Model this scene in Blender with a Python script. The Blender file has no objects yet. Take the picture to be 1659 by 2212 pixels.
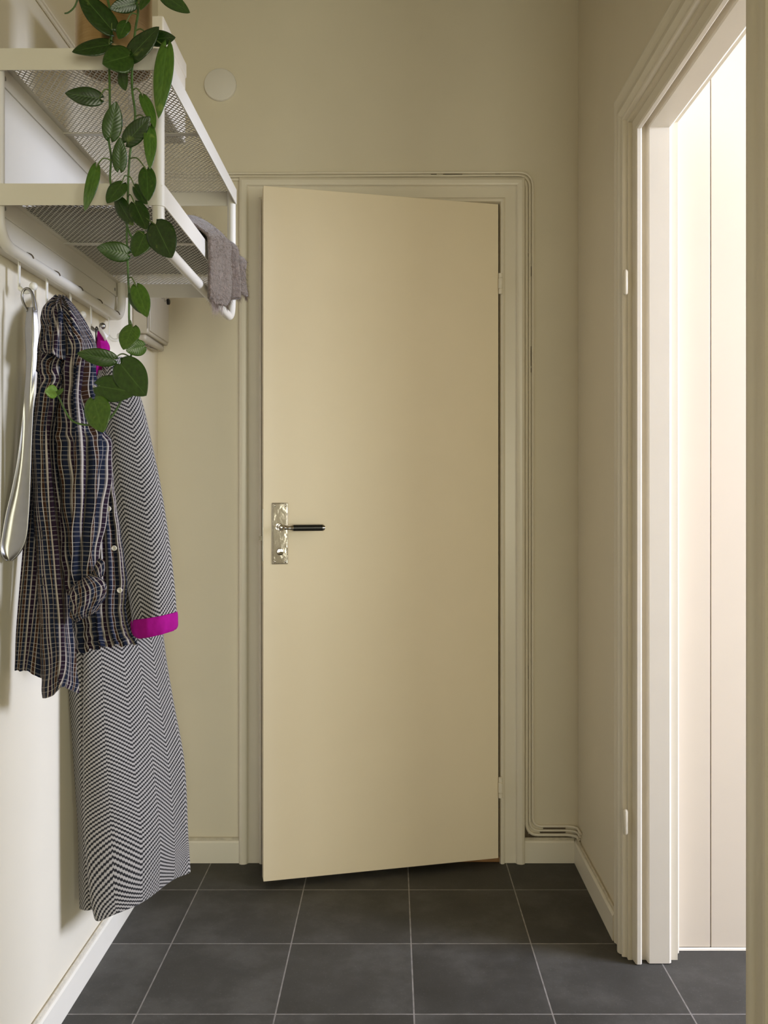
import bpy, bmesh, math, random
from mathutils import Vector, Matrix
random.seed(7)
S = bpy.context.scene
COL = S.collection

# ------------------------------------------------------------------ camera
F, CX, CY, CH = 1911.0, 848.0, 1065.0, 1.13     # focal (px of 1659x2212), vanishing point, eye height
cam = bpy.data.objects.new('camera', bpy.data.cameras.new('camera'))
COL.objects.link(cam)
cam.location = (0, 0, CH)
cam.rotation_euler = (math.pi / 2, 0, 0)
cam.data.sensor_fit = 'VERTICAL'
cam.data.sensor_height = 36.0
cam.data.lens = F / 2212 * 36.0
cam.data.shift_x = (829.5 - CX) / 2212
cam.data.shift_y = (CY - 1106) / 2212
cam.data.clip_start = 0.05
S.camera = cam

# ------------------------------------------------------------------ world, lights, exposure
w = bpy.data.worlds.new('world'); S.world = w; w.use_nodes = True
w.node_tree.nodes['Background'].inputs['Color'].default_value = (0.80, 0.90, 1.0, 1)
w.node_tree.nodes['Background'].inputs['Strength'].default_value = 0.25
S.view_settings.view_transform = 'Standard'
S.view_settings.look = 'None'
S.view_settings.exposure = -0.18
S.view_settings.gamma = 1.0
S.view_settings.use_curve_mapping = False
S.cycles.diffuse_bounces = 8
S.cycles.max_bounces = 12


def area(name, loc, rot, sx, sy, watts, col, spread=180):
    l = bpy.data.lights.new(name, 'AREA'); l.shape = 'RECTANGLE'
    l.size, l.size_y, l.energy, l.color = sx, sy, watts, col
    l.spread = math.radians(spread)
    o = bpy.data.objects.new(name, l); COL.objects.link(o)
    o.location = loc; o.rotation_euler = rot
    return o


H = math.pi / 2
area('side_window_daylight', (3.97, 1.12, 2.05), (0, math.radians(80), 0), 1.0, 1.2, 232, (0.91, 1.0, 1.31))
for wx, watts in ((0.68, 37), (1.72, 33)):       # unseen room window, split by an added pier that darkens the handle plate's reflection
    area('room_window_daylight', (wx, -1.98, 1.12), (H, 0, math.radians(8)), 0.62, 1.2, watts, (1.0, 0.985, 0.775))

# ------------------------------------------------------------------ helpers


def at(px, py, d):
    return Vector(((px - CX) / F * d, d, CH - (py - CY) / F * d))


def tag(o, label=None, cat=None, group=None, kind=None):
    if label: o['label'] = label
    if cat: o['category'] = cat
    if group: o['group'] = group
    if kind: o['kind'] = kind
    return o


def empty(name, loc=(0, 0, 0), rz=0):
    o = bpy.data.objects.new(name, None); COL.objects.link(o)
    o.location = loc; o.rotation_euler = (0, 0, rz); o.empty_display_size = 0.02
    return o


def obj(name, bm, mat, parent=None, smooth=True, bevel=0, solid=0, offset=0, sub=0, world=True, auto=35):
    """one mesh object; vertices are given in world space unless world is False"""
    bmesh.ops.recalc_face_normals(bm, faces=bm.faces) if solid == 0 else None
    me = bpy.data.meshes.new(name); bm.to_mesh(me); bm.free()
    o = bpy.data.objects.new(name, me); COL.objects.link(o)
    for m in (mat if isinstance(mat, (list, tuple)) else [mat]):
        me.materials.append(m)
    if smooth:
        for p in me.polygons: p.use_smooth = True
        if auto:
            b2 = bmesh.new(); b2.from_mesh(me)
            for e in b2.edges:
                if len(e.link_faces) == 2 and e.calc_face_angle(0) > math.radians(auto): e.smooth = False
            b2.to_mesh(me); b2.free()
    if parent is not None:
        o.parent = parent
        if world:
            top = parent
            M = Matrix.Identity(4)
            chain = []
            while top is not None:
                chain.append(top); top = top.parent
            for t in reversed(chain): M = M @ (Matrix.Translation(t.location) @ t.rotation_euler.to_matrix().to_4x4())
            me.transform(M.inverted())
    if bevel:
        m = o.modifiers.new('bevel', 'BEVEL'); m.width = bevel; m.segments = 2; m.limit_method = 'ANGLE'
    if solid:
        m = o.modifiers.new('solid', 'SOLIDIFY'); m.thickness = solid; m.offset = offset
    if sub:
        m = o.modifiers.new('sub', 'SUBSURF'); m.levels = sub; m.render_levels = sub
    return o


def box(bm, x0, x1, y0, y1, z0, z1):
    v = [bm.verts.new(p) for p in ((x0, y0, z0), (x1, y0, z0), (x1, y1, z0), (x0, y1, z0), (x0, y0, z1), (x1, y0, z1), (x1, y1, z1), (x0, y1, z1))]
    for f in ((3, 2, 1, 0), (4, 5, 6, 7), (0, 1, 5, 4), (1, 2, 6, 5), (2, 3, 7, 6), (3, 0, 4, 7)):
        bm.faces.new([v[i] for i in f])


def newbox(*a):
    bm = bmesh.new(); box(bm, *a); return bm


def cat(pts, n):
    """Catmull-Rom through pts, n samples"""
    pts = [Vector(p) for p in pts]
    if len(pts) == 2: return [pts[0].lerp(pts[1], i / (n - 1)) for i in range(n)]
    m = len(pts) - 1; out = []
    for i in range(n):
        t = i / (n - 1) * m; k = min(int(t), m - 1); f = t - k
        p1, p2 = pts[k], pts[k + 1]
        p0 = pts[k - 1] if k > 0 else p1 * 2 - p2
        p3 = pts[k + 2] if k + 2 <= m else p2 * 2 - p1
        out.append(0.5 * ((2 * p1) + (p2 - p0) * f + (2 * p0 - 5 * p1 + 4 * p2 - p3) * f * f + (3 * p1 - p0 - 3 * p2 + p3) * f ** 3))
    return out


def tube(bm, pts, r, seg=10, cap=True):
    pts = [Vector(p) for p in pts]; n = len(pts)
    rad = r if callable(r) else (lambda s: r)
    tang = [(pts[min(i + 1, n - 1)] - pts[max(i - 1, 0)]).normalized() for i in range(n)]
    up = Vector((0, 0, 1)) if abs(tang[0].z) < 0.9 else Vector((1, 0, 0))
    nrm = (up - tang[0] * up.dot(tang[0])).normalized()
    rings = []
    for i in range(n):
        nrm = (nrm - tang[i] * nrm.dot(tang[i])).normalized()
        b = tang[i].cross(nrm); q = rad(i / (n - 1))
        rings.append([bm.verts.new(pts[i] + q * (math.cos(2 * math.pi * k / seg) * nrm + math.sin(2 * math.pi * k / seg) * b)) for k in range(seg)])
    for i in range(n - 1):
        for k in range(seg):
            bm.faces.new((rings[i][k], rings[i][(k + 1) % seg], rings[i + 1][(k + 1) % seg], rings[i + 1][k]))
    if cap:
        bm.faces.new(rings[0][::-1]); bm.faces.new(rings[-1])


def newtube(pts, r, seg=10):
    bm = bmesh.new(); tube(bm, pts, r, seg); return bm


def fillet(pts, r, n=6):
    """polyline with rounded corners"""
    pts = [Vector(p) for p in pts]; out = [pts[0]]
    for a, b, c in zip(pts, pts[1:], pts[2:]):
        d1 = (a - b).normalized(); d2 = (c - b).normalized()
        q_ = min(r, 0.49 * (a - b).length, 0.49 * (c - b).length)
        p, q = b + d1 * q_, b + d2 * q_
        for i in range(n + 1):
            t = i / n; out.append(p * (1 - t) ** 2 + b * 2 * t * (1 - t) + q * t * t)
    out.append(pts[-1]); return out


def lathe(bm, prof, centre, axis='Z', seg=32):
    c = Vector(centre); rings = []
    for r, h in prof:
        ring = []
        for k in range(seg):
            a = 2 * math.pi * k / seg; u, v = r * math.cos(a), r * math.sin(a)
            p = {'Z': (u, v, h), 'Y': (u, h, v), 'X': (h, u, v)}[axis]
            ring.append(bm.verts.new(c + Vector(p)))
        rings.append(ring)
    for i in range(len(rings) - 1):
        for k in range(seg):
            bm.faces.new((rings[i][k], rings[i][(k + 1) % seg], rings[i + 1][(k + 1) % seg], rings[i + 1][k]))
    bm.faces.new(rings[0]); bm.faces.new(rings[-1])


def grid_mesh(G, uv=None, closed=False):
    """G[v][u] world points; uv[v][u] in metres"""
    bm = bmesh.new(); L = bm.loops.layers.uv.new('UVMap')
    V = [[bm.verts.new(p) for p in row] for row in G]
    nv, nu = len(G), len(G[0])
    for j in range(nv - 1):
        for i in range(nu if closed else nu - 1):
            k = (i + 1) % nu
            f = bm.faces.new((V[j][i], V[j + 1][i], V[j + 1][k], V[j][k]))
            if uv:
                idx = ((j, i), (j + 1, i), (j + 1, i + 1), (j, i + 1))
                for lp, (a, b) in zip(f.loops, idx): lp[L].uv = uv[a][b]
    return bm


def sheet(rows, nu=40, nv=80, fold=None, u0=0.0, v0=0.0, anchor=None):
    """cloth sheet: rows of control points, top to bottom, smoothed both ways"""
    A = [cat(r, nu) for r in rows]
    G = [[None] * nu for _ in range(nv)]
    for i in range(nu):
        for j, p in enumerate(cat([r[i] for r in A], nv)): G[j][i] = p
    ul = [0.0]
    for i in range(1, nu):
        ul.append(ul[-1] + sum((G[j][i] - G[j][i - 1]).length for j in range(nv)) / nv)
    vl = [0.0]
    for j in range(1, nv):
        vl.append(vl[-1] + sum((G[j][i] - G[j - 1][i]).length for i in range(nu)) / nu)
    uv = [[(u0 + ul[i], v0 + vl[j]) for i in range(nu)] for j in range(nv)]
    if anchor:      # the weave runs parallel to one edge and is cut by the other
        for j in range(nv):
            a = [0.0]
            for i in range(1, nu): a.append(a[-1] + (G[j][i] - G[j][i - 1]).length)
            sh_ = 0 if anchor == 'L' else a[-1]
            for i in range(nu): uv[j][i] = (u0 + 0.3 + a[i] - sh_, uv[j][i][1])
    if fold:
        N = [[None] * nu for _ in range(nv)]
        for j in range(nv):
            for i in range(nu):
                a = G[j][min(i + 1, nu - 1)] - G[j][max(i - 1, 0)]; b = G[min(j + 1, nv - 1)][i] - G[max(j - 1, 0)][i]
                n = a.cross(b)
                N[j][i] = n.normalized() if n.length > 1e-9 else Vector((0, -1, 0))
        for j in range(nv):
            for i in range(nu):
                G[j][i] = G[j][i] + N[j][i] * fold(i / (nu - 1), j / (nv - 1))
    return G, uv


def ring_loft(rows, nu=40, nv=70, fold=None, u0=0, v0=0):
    """closed sleeve: rows of (pxL,pyL,pxR,pyR,d,half_depth)"""
    C = []
    for (xl, yl, xr, yr, d, hd) in rows:
        a, b = at(xl, yl, d), at(xr, yr, d); c = (a + b) / 2; h = (b - a) / 2
        C.append([c + h * math.cos(t) + Vector((0, hd * math.sin(t), 0)) for t in [math.pi + 2 * math.pi * k / nu for k in range(nu)]])
    G = [[None] * nu for _ in range(nv)]
    for i in range(nu):
        for j, p in enumerate(cat([r[i] for r in C], nv)): G[j][i] = p
    mid = nv // 2; ul = [0]
    for i in range(nu): ul.append(ul[-1] + (G[mid][(i + 1) % nu] - G[mid][i]).length)
    vl = [0]
    for j in range(1, nv): vl.append(vl[-1] + (G[j][nu // 4] - G[j - 1][nu // 4]).length)
    uv = [[(u0 + ul[i], v0 + vl[j]) for i in range(nu + 1)] for j in range(nv)]
    if fold:
        for j in range(nv):
            cc = sum(G[j], Vector()) / nu
            for i in range(nu):
                n = (G[j][i] - cc); n.z = 0
                if n.length > 1e-6: G[j][i] = G[j][i] + n.normalized() * fold(i / nu, j / (nv - 1))
    return G, uv


# ------------------------------------------------------------------ materials


class NT:
    def __init__(s, name):
        s.m = bpy.data.materials.new(name); s.m.use_nodes = True
        s.t = s.m.node_tree; s.b = s.t.nodes['Principled BSDF']

    def n(s, typ, **kw):
        x = s.t.nodes.new(typ)
        for k, v in kw.items(): setattr(x, k, v)
        return x

    def link(s, a, b): s.t.links.new(a, b)

    def math(s, op, a, b=None, c=None):
        x = s.n('ShaderNodeMath', operation=op)
        for i, v in enumerate((a, b, c)):
            if v is None: continue
            if isinstance(v, (int, float)): x.inputs[i].default_value = v
            else: s.link(v, x.inputs[i])
        return x.outputs[0]

    def ramp(s, fac, stops, interp='LINEAR'):
        x = s.n('ShaderNodeValToRGB'); r = x.color_ramp; r.interpolation = interp
        while len(r.elements) < len(stops): r.elements.new(0.5)
        for e, (p, c) in zip(r.elements, stops): e.position = p; e.color = (*c, 1)
        s.link(fac, x.inputs[0]); return x.outputs[0]

    def noise(s, scale, detail=4, coord=None, rough=0.55, out=0):
        x = s.n('ShaderNodeTexNoise'); x.inputs['Scale'].default_value = scale; x.inputs['Detail'].default_value = detail
        x.inputs['Roughness'].default_value = rough
        if coord is not None: s.link(coord, x.inputs['Vector'])
        return x.outputs[out]

    def mix(s, fac, a, b, mode='MIX'):
        x = s.n('ShaderNodeMix', data_type='RGBA', blend_type=mode)
        for sock, v in ((x.inputs[0], fac), (x.inputs[6], a), (x.inputs[7], b)):
            if isinstance(v, (int, float)): sock.default_value = v
            elif isinstance(v, tuple): sock.default_value = (*v, 1)
            else: s.link(v, sock)
        return x.outputs[2]

    def bump(s, h, strength, dist=0.002):
        x = s.n('ShaderNodeBump'); x.inputs['Strength'].default_value = strength; x.inputs['Distance'].default_value = dist
        s.link(h, x.inputs['Height']); s.link(x.outputs[0], s.b.inputs['Normal'])

    def coord(s, which='Object'): return s.n('ShaderNodeTexCoord').outputs[which]

    def pos(s): return s.n('ShaderNodeNewGeometry').outputs['Position']


def paint(name, c, rough=0.5, var=0.04, scale=14, bump=0.08, bscale=60, metal=0.0, spec=0.5):
    m = NT(name); p = m.pos()
    f = m.noise(scale, 3, p)
    a = tuple(x * (1 - var) for x in c); b = tuple(min(1, x * (1 + var)) for x in c)
    m.link(m.ramp(f, [(0.3, a), (0.7, b)]), m.b.inputs['Base Color'])
    m.b.inputs['Roughness'].default_value = rough; m.b.inputs['Metallic'].default_value = metal
    m.b.inputs['Specular IOR Level'].default_value = spec
    if bump: m.bump(m.noise(bscale, 3, p), bump)
    return m.m


WALLC = (0.755, 0.697, 0.562)
M = {}
M['wall'] = paint('wall_paint', WALLC, 0.6, 0.015, 5, 0.06, 90, spec=0.25)
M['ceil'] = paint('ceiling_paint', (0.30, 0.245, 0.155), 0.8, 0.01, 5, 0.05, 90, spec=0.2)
M['trim'] = paint('trim_gloss_paint', (0.79, 0.735, 0.615), 0.32, 0.015, 9, 0.10, 35)
M['door'] = paint('door_paint', (0.87, 0.765, 0.575), 0.40, 0.012, 6, 0.03, 50)
M['ward'] = paint('wardrobe_paint', (0.78, 0.695, 0.565), 0.38, 0.01, 6, 0.0)
M['caulk'] = paint('sealant', (0.62, 0.57, 0.46), 0.7, 0.12, 60, 0.5, 200)
M['base'] = paint('baseboard_paint', (0.83, 0.785, 0.675), 0.38, 0.012, 8, 0.05, 50)
M['rack'] = paint('white_powder_coat', (0.65, 0.612, 0.525), 0.42, 0.008, 10, 0.0)
M['plastic'] = paint('white_plastic', (0.82, 0.80, 0.74), 0.35, 0.01, 10, 0)
M['disc'] = paint('disc_plastic', (0.80, 0.77, 0.72), 0.5, 0.01, 10, 0)
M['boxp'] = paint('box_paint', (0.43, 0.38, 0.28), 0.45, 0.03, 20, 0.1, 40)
M['card'] = paint('cream_card', (0.78, 0.72, 0.60), 0.8, 0.03, 30, 0.2, 60)
M['black'] = paint('black_grip', (0.008, 0.008, 0.008), 0.3, 0.05, 30, 0)
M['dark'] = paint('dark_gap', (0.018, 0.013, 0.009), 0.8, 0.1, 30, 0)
M['ink'] = paint('pencil_grey', (0.22, 0.19, 0.15), 0.8, 0.1, 30, 0)
M['crack'] = paint('gap_brown', (0.10, 0.075, 0.045), 0.8, 0.1, 60, 0)
M['chrome'] = paint('chrome', (0.50, 0.463, 0.42), 0.07, 0.02, 30, 0.25, 22, metal=1)
M['steel'] = paint('brushed_steel', (0.36, 0.35, 0.33), 0.34, 0.05, 40, 0.05, 120, metal=1)
M['pearl'] = paint('pearl_button', (0.72, 0.67, 0.58), 0.25, 0.08, 200, 0)
M['magenta'] = paint('magenta_lining', (0.295, 0.003, 0.170), 0.8, 0.10, 60, 0.25, 120, spec=0.12)
M['soil'] = paint('soil', (0.03, 0.02, 0.012), 0.9, 0.3, 80, 0.6, 150)
M['wood'] = paint('threshold_wood', (0.30, 0.15, 0.055), 0.5, 0.2, 25, 0.1, 50)


def brass():
    m = NT('brushed_brass'); c = m.coord()
    mp = m.n('ShaderNodeMapping'); mp.inputs['Scale'].default_value = (1, 1, 40); m.link(c, mp.inputs[0])
    f = m.noise(25, 4, mp.outputs[0])
    m.link(m.ramp(f, [(0.3, (0.42, 0.285, 0.135)), (0.7, (0.54, 0.385, 0.20))]), m.b.inputs['Base Color'])
    m.b.inputs['Metallic'].default_value = 0.95; m.b.inputs['Roughness'].default_value = 0.30
    m.bump(f, 0.05); return m.m


M['brass'] = brass()


def tiles():
    m = NT('dark_floor_tile'); p = m.pos(); sx = m.n('ShaderNodeSeparateXYZ'); m.link(p, sx.inputs[0])
    T = 0.3005

    def edge(s, off):
        q = m.math('DIVIDE', m.math('SUBTRACT', s, off), T)
        f = m.math('FRACT', q)
        return m.math('MULTIPLY', m.math('MINIMUM', f, m.math('SUBTRACT', 1.0, f)), T), m.math('FLOOR', q)
    ex, ix = edge(sx.outputs[0], 0.0465 - 3.005); ey, iy = edge(sx.outputs[1], 2.519 - 6.01)
    d = m.math('MINIMUM', ex, ey)
    g = m.math('LESS_THAN', d, 0.0016)
    wn = m.n('ShaderNodeTexWhiteNoise', noise_dimensions='2D'); cb = m.n('ShaderNodeCombineXYZ')
    m.link(ix, cb.inputs[0]); m.link(iy, cb.inputs[1]); m.link(cb.outputs[0], wn.inputs['Vector'])
    add = m.n('ShaderNodeVectorMath', operation='MULTIPLY_ADD'); add.inputs[1].default_value = (3, 3, 3)
    m.link(wn.outputs['Color'], add.inputs[0]); m.link(p, add.inputs[2])
    n1 = m.noise(5.5, 6, add.outputs[0], 0.62); n2 = m.noise(220, 2, p)
    c = m.ramp(n1, [(0.28, (0.046, 0.044, 0.039)), (0.50, (0.066, 0.063, 0.056)), (0.74, (0.110, 0.105, 0.095))])
    sp = m.ramp(n2, [(0.62, (0, 0, 0)), (0.80, (0.05, 0.05, 0.05))])
    c = m.mix(1.0, c, sp, 'ADD')
    tone = m.ramp(wn.outputs['Value'], [(0, (0.90, 0.90, 0.90)), (1, (1.08, 1.08, 1.08))])
    c = m.mix(1.0, c, tone, 'MULTIPLY')
    gn = m.ramp(m.noise(40, 3, p), [(0.3, (0.20, 0.185, 0.165)), (0.7, (0.32, 0.30, 0.28))])
    m.link(m.mix(g, c, gn), m.b.inputs['Base Color'])
    m.link(m.ramp(n1, [(0.3, (0.50,) * 3), (0.7, (0.60,) * 3)]), m.b.inputs['Roughness'])
    m.b.inputs['Specular IOR Level'].default_value = 0.16
    hgt = m.math('ADD', m.math('MULTIPLY', m.math('MINIMUM', d, 0.003), 250), m.math('MULTIPLY', n1, 0.25))
    m.bump(hgt, 0.25, 0.001); return m.m


M['tile'] = tiles()


def herring():
    m = NT('herringbone_wool'); s = m.n('ShaderNodeSeparateXYZ'); m.link(m.coord('UV'), s.inputs[0])
    u, v = s.outputs[0], s.outputs[1]
    wob = m.math('MULTIPLY', m.math('SUBTRACT', m.noise(9, 2, m.coord('UV')), 0.5), 0.004)
    tri = m.math('PINGPONG', m.math('ADD', u, wob), 0.046)
    jag = m.math('MULTIPLY', m.math('GREATER_THAN', m.math('FRACT', m.math('DIVIDE', u, 0.0042)), 0.5), 0.0014)
    ww = m.math('ADD', m.math('ADD', m.math('MULTIPLY', tri, -0.80), m.math('MULTIPLY_ADD', u, 0.16, v)), jag)
    f = m.math('FRACT', m.math('DIVIDE', ww, 0.0098))
    th = m.math('MULTIPLY', m.math('SUBTRACT', m.noise(500, 2, m.coord('UV')), 0.5), 0.28)
    f = m.math('ADD', m.math('PINGPONG', f, 0.5), th)
    c = m.ramp(f, [(0.18, (0.016, 0.015, 0.016)), (0.30, (0.35, 0.325, 0.295))])
    m.link(c, m.b.inputs['Base Color']); m.b.inputs['Roughness'].default_value = 0.95
    m.b.inputs['Specular IOR Level'].default_value = 0.1
    m.b.inputs['Sheen Weight'].default_value = 0.15
    m.bump(m.math('ADD', f, m.noise(700, 2, m.coord('UV'))), 0.35, 0.001); return m.m


M['herring'] = herring()


def plaid():
    m = NT('plaid_cotton'); s = m.n('ShaderNodeSeparateXYZ'); m.link(m.coord('UV'), s.inputs[0])
    nv, wh, br, pu = (0.006, 0.010, 0.027), (0.42, 0.375, 0.33), (0.042, 0.017, 0.008), (0.014, 0.005, 0.016)
    be, dk = (0.12, 0.103, 0.090), (0.004, 0.005, 0.012)
    st = [(0, pu), (0.10, wh), (0.155, be), (0.205, nv), (0.36, dk), (0.40, wh), (0.428, br), (0.575, wh), (0.603, dk), (0.65, nv), (0.795, be), (0.845, wh), (0.90, pu)]
    cu = m.ramp(m.math('FRACT', m.math('DIVIDE', s.outputs[0], 0.0285)), st, 'CONSTANT')
    st2 = [(0, (1, 1, 1)), (0.022, (0, 0, 0)), (0.20, (1, 1, 1)), (0.222, (0, 0, 0)), (0.42, (.28, .28, .28)), (0.50, (0, 0, 0)), (0.64, (.28, .28, .28)), (0.72, (0, 0, 0))]
    wv = m.ramp(m.math('FRACT', m.math('DIVIDE', s.outputs[1], 0.036)), st2, 'CONSTANT')
    c = m.mix(m.math('MULTIPLY', wv, 0.50), cu, (0.50, 0.47, 0.45))
    m.link(c, m.b.inputs['Base Color']); m.b.inputs['Roughness'].default_value = 0.85
    m.b.inputs['Specular IOR Level'].default_value = 0.2
    m.bump(m.noise(130, 3, m.coord('UV')), 0.45, 0.002); return m.m


M['plaid'] = plaid()


def wool():
    m = NT('mohair_wool'); p = m.pos()
    f = m.noise(160, 5, p, 0.7)
    m.link(m.ramp(f, [(0.3, (0.080, 0.060, 0.048)), (0.7, (0.215, 0.160, 0.124))]), m.b.inputs['Base Color'])
    m.b.inputs['Roughness'].default_value = 1; m.b.inputs['Specular IOR Level'].default_value = 0.05
    m.b.inputs['Sheen Weight'].default_value = 0.5
    m.bump(f, 0.9, 0.004); return m.m


M['wool'] = wool()
M['fuzz'] = paint('mohair_fibre', (0.25, 0.198, 0.165), 1.0, 0.2, 200, 0, spec=0.05)


def leaf_mat(name, dark, lite, spot):
    m = NT(name); uv = m.coord('UV'); s = m.n('ShaderNodeSeparateXYZ'); m.link(uv, s.inputs[0])
    t = m.math('ABSOLUTE', m.math('SUBTRACT', s.outputs[0], 0.5))
    n = m.noise(7, 4, uv)
    c = m.ramp(n, [(0.30, dark), (0.75, lite)])
    n2 = m.noise(11, 3, m.pos())
    sp = m.ramp(m.noise(38, 3, m.pos()), [(0.66, (0, 0, 0)), (0.74, (1, 1, 1))])
    c = m.mix(m.math('MULTIPLY', sp, spot), c, (0.20, 0.27, 0.05))
    rib = m.ramp(t, [(0.006, (1, 1, 1)), (0.022, (0, 0, 0))])
    c = m.mix(m.math('MULTIPLY', rib, 0.45), c, (0.10, 0.19, 0.045))
    m.link(c, m.b.inputs['Base Color']); m.b.inputs['Roughness'].default_value = 0.33
    m.b.inputs['Specular IOR Level'].default_value = 0.5
    vein = m.math('SINE', m.math('MULTIPLY', m.math('SUBTRACT', s.outputs[1], m.math('MULTIPLY', t, 0.5)), 60))
    m.bump(m.math('ADD', m.math('MULTIPLY', vein, 0.3), n2), 0.12, 0.002)
    m.b.inputs['Subsurface Weight'].default_value = 0.0
    return m.m


LEAF = [leaf_mat('leaf_dark', (0.010, 0.027, 0.004), (0.021, 0.056, 0.007), 0.35),
        leaf_mat('leaf_mid', (0.018, 0.048, 0.006), (0.036, 0.090, 0.010), 0.35),
        leaf_mat('leaf_light', (0.038, 0.092, 0.011), (0.078, 0.155, 0.018), 0.45),
        leaf_mat('leaf_young', (0.10, 0.21, 0.020), (0.17, 0.30, 0.035), 0.2)]
M['vine'] = paint('vine_green', (0.055, 0.115, 0.022), 0.5, 0.45, 30, 0.1, 60)
M['petiole'] = paint('petiole_green', (0.075, 0.115, 0.025), 0.5, 0.35, 45, 0.0)

# ------------------------------------------------------------------ room shell
LW, RW, FW, CZ = -0.720, 0.570, 2.715, 2.74           # left wall, right wall, far wall, ceiling
OX0, OX1, OZ = -0.392, 0.327, 2.016                   # far doorway
PY0, PY1, PZ, RT = 1.430, 2.121, 2.007, 0.690         # right opening, and right wall's other face


def struct(name, bm, mat, **k):
    return tag(obj(name, bm, mat, **k), kind='structure')


struct('floor', newbox(LW - 0.1, 4.1, -2.1, 3.5, -0.06, 0), M['tile'], smooth=False)
struct('ceiling', newbox(LW - 0.1, 4.1, -2.1, 3.5, CZ, CZ + 0.06), M['ceil'], smooth=False)
struct('wall_left', newbox(LW - 0.1, LW, -2.1, 3.5, 0, CZ), M['wall'], smooth=False)
bm = bmesh.new()
box(bm, LW, OX0, FW, FW + 0.1, 0, CZ); box(bm, OX1, RW, FW, FW + 0.1, 0, CZ); box(bm, OX0, OX1, FW, FW + 0.1, OZ, CZ)
struct('wall_far', bm, M['wall'], smooth=False)
struct('wall_closet', newbox(LW, RW, 3.35, 3.45, 0, CZ), M['wall'], smooth=False)
bm = bmesh.new()
box(bm, RW, RT, PY1 + 0.02, 3.5, 0, CZ); box(bm, RW, RT, 0.95, PY0 - 0.02, 0, CZ); box(bm, RW, RT, PY0 - 0.02, PY1 + 0.02, PZ + 0.02, CZ)
struct('wall_right', bm, M['wall'], smooth=False)
bm = bmesh.new()                                       # back of the camera's room; added pier splits the window hole for the reflection
box(bm, LW, 0.35, -2.1, -2.0, 0, CZ); box(bm, 1.01, 1.39, -2.1, -2.0, 0, CZ); box(bm, 2.05, 4.1, -2.1, -2.0, 0, CZ)
for x0, x1 in ((0.35, 1.01), (1.39, 2.05)): box(bm, x0, x1, -2.1, -2.0, 0, 0.47); box(bm, x0, x1, -2.1, -2.0, 1.83, CZ)
struct('wall_back', bm, M['wall'], smooth=False)
bm = bmesh.new()                                       # outer side wall, with the side room's window hole
box(bm, 4.0, 4.1, -2.1, 0.50, 0, CZ); box(bm, 4.0, 4.1, 1.74, 3.5, 0, CZ); box(bm, 4.0, 4.1, 0.50, 1.74, 0, 1.5); box(bm, 4.0, 4.1, 0.50, 1.74, 2.60, CZ)
struct('wall_side_room', bm, M['wall'], smooth=False)
bm = bmesh.new()  # unseen dividing wall, added to keep stray window light from lifting the right wall
box(bm, RT, 1.7, 0.95, 1.05, 0, CZ); box(bm, 1.6, 1.7, 0.30, 0.95, 0, CZ); box(bm, 1.7, 4.0, 0.30, 0.40, 0, CZ)
struct('wall_light_divider', bm, M['wall'], smooth=False)


def sweep_frame(prof, stations):
    """mitred door frame: profile points swept along left jamb, head, right jamb"""
    bm = bmesh.new(); R = [[bm.verts.new(f(p)) for p in prof] for f in stations]
    n = len(prof)
    for a, b in zip(R, R[1:]):
        for i in range(n - 1):
            bm.faces.new((a[i], a[i + 1], b[i + 1], b[i]))
    return bm


# far door frame: profile (o outward from the opening, y)
pf = [(0.012, 2.812), (0.012, 2.730), (0.0, 2.730), (0.0, 2.700), (0.003, 2.6945), (0.008, 2.692), (0.013, 2.695), (0.0155, 2.700), (0.017, 2.7015), (0.047, 2.7015), (0.050, 2.699),
      (0.052, 2.6935), (0.058, 2.690), (0.067, 2.689), (0.074, 2.6925), (0.077, 2.699), (0.077, 2.716)]
struct('trim_1', sweep_frame(pf, [lambda p: (OX0 - p[0], p[1], 0.0), lambda p: (OX0 - p[0], p[1], OZ + p[0]),
                                  lambda p: (OX1 + p[0], p[1], OZ + p[0]), lambda p: (OX1 + p[0], p[1], 0.0)]), M['trim'], auto=30)
# right opening frame: profile (x, o)
pr = [(0.5715, 0.110), (0.561, 0.110), (0.5575, 0.107), (0.556, 0.100), (0.559, 0.094), (0.5615, 0.086), (0.5615, 0.078), (0.558, 0.070), (0.5535, 0.062), (0.5525, 0.052), (0.556, 0.045),
      (0.560, 0.042), (0.560, 0.038), (0.558, 0.033), (0.560, 0.030), (0.572, 0.0285), (0.577, 0.0285), (0.5795, 0.026), (0.5812, 0.010), (0.5825, -0.002), (0.5855, -0.005), (0.594, -0.005), (0.597, -0.002), (0.5985, 0.017),
      (0.610, 0.018), (0.6125, 0.0155), (0.6135, 0.003), (0.616, 0.0), (0.664, 0.0), (0.669, 0.003), (0.671, 0.010), (0.672, 0.04), (0.676, 0.046), (0.700, 0.046), (0.703, 0.05), (0.703, 0.11), (0.690, 0.11)]
fr2 = struct('trim_2', sweep_frame(pr, [lambda p: (p[0], PY1 + p[1], 0.002), lambda p: (p[0], PY1 + p[1], PZ + p[1]),
                                        lambda p: (p[0], PY0 - p[1], PZ + p[1]), lambda p: (p[0], PY0 - p[1], 0.002)]), M['trim'], auto=30)
for z in (1.637, 0.339):
    bm = bmesh.new()
    lathe(bm, [(0.001, -0.031), (0.004, -0.0295), (0.0058, -0.026), (0.0058, 0.025), (0.0045, 0.0285), (0.002, 0.0305), (0.0005, 0.031)], (0.5605, 2.128, z), seg=14)
    obj('hinge', bm, M['trim'], fr2)

# baseboards


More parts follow.
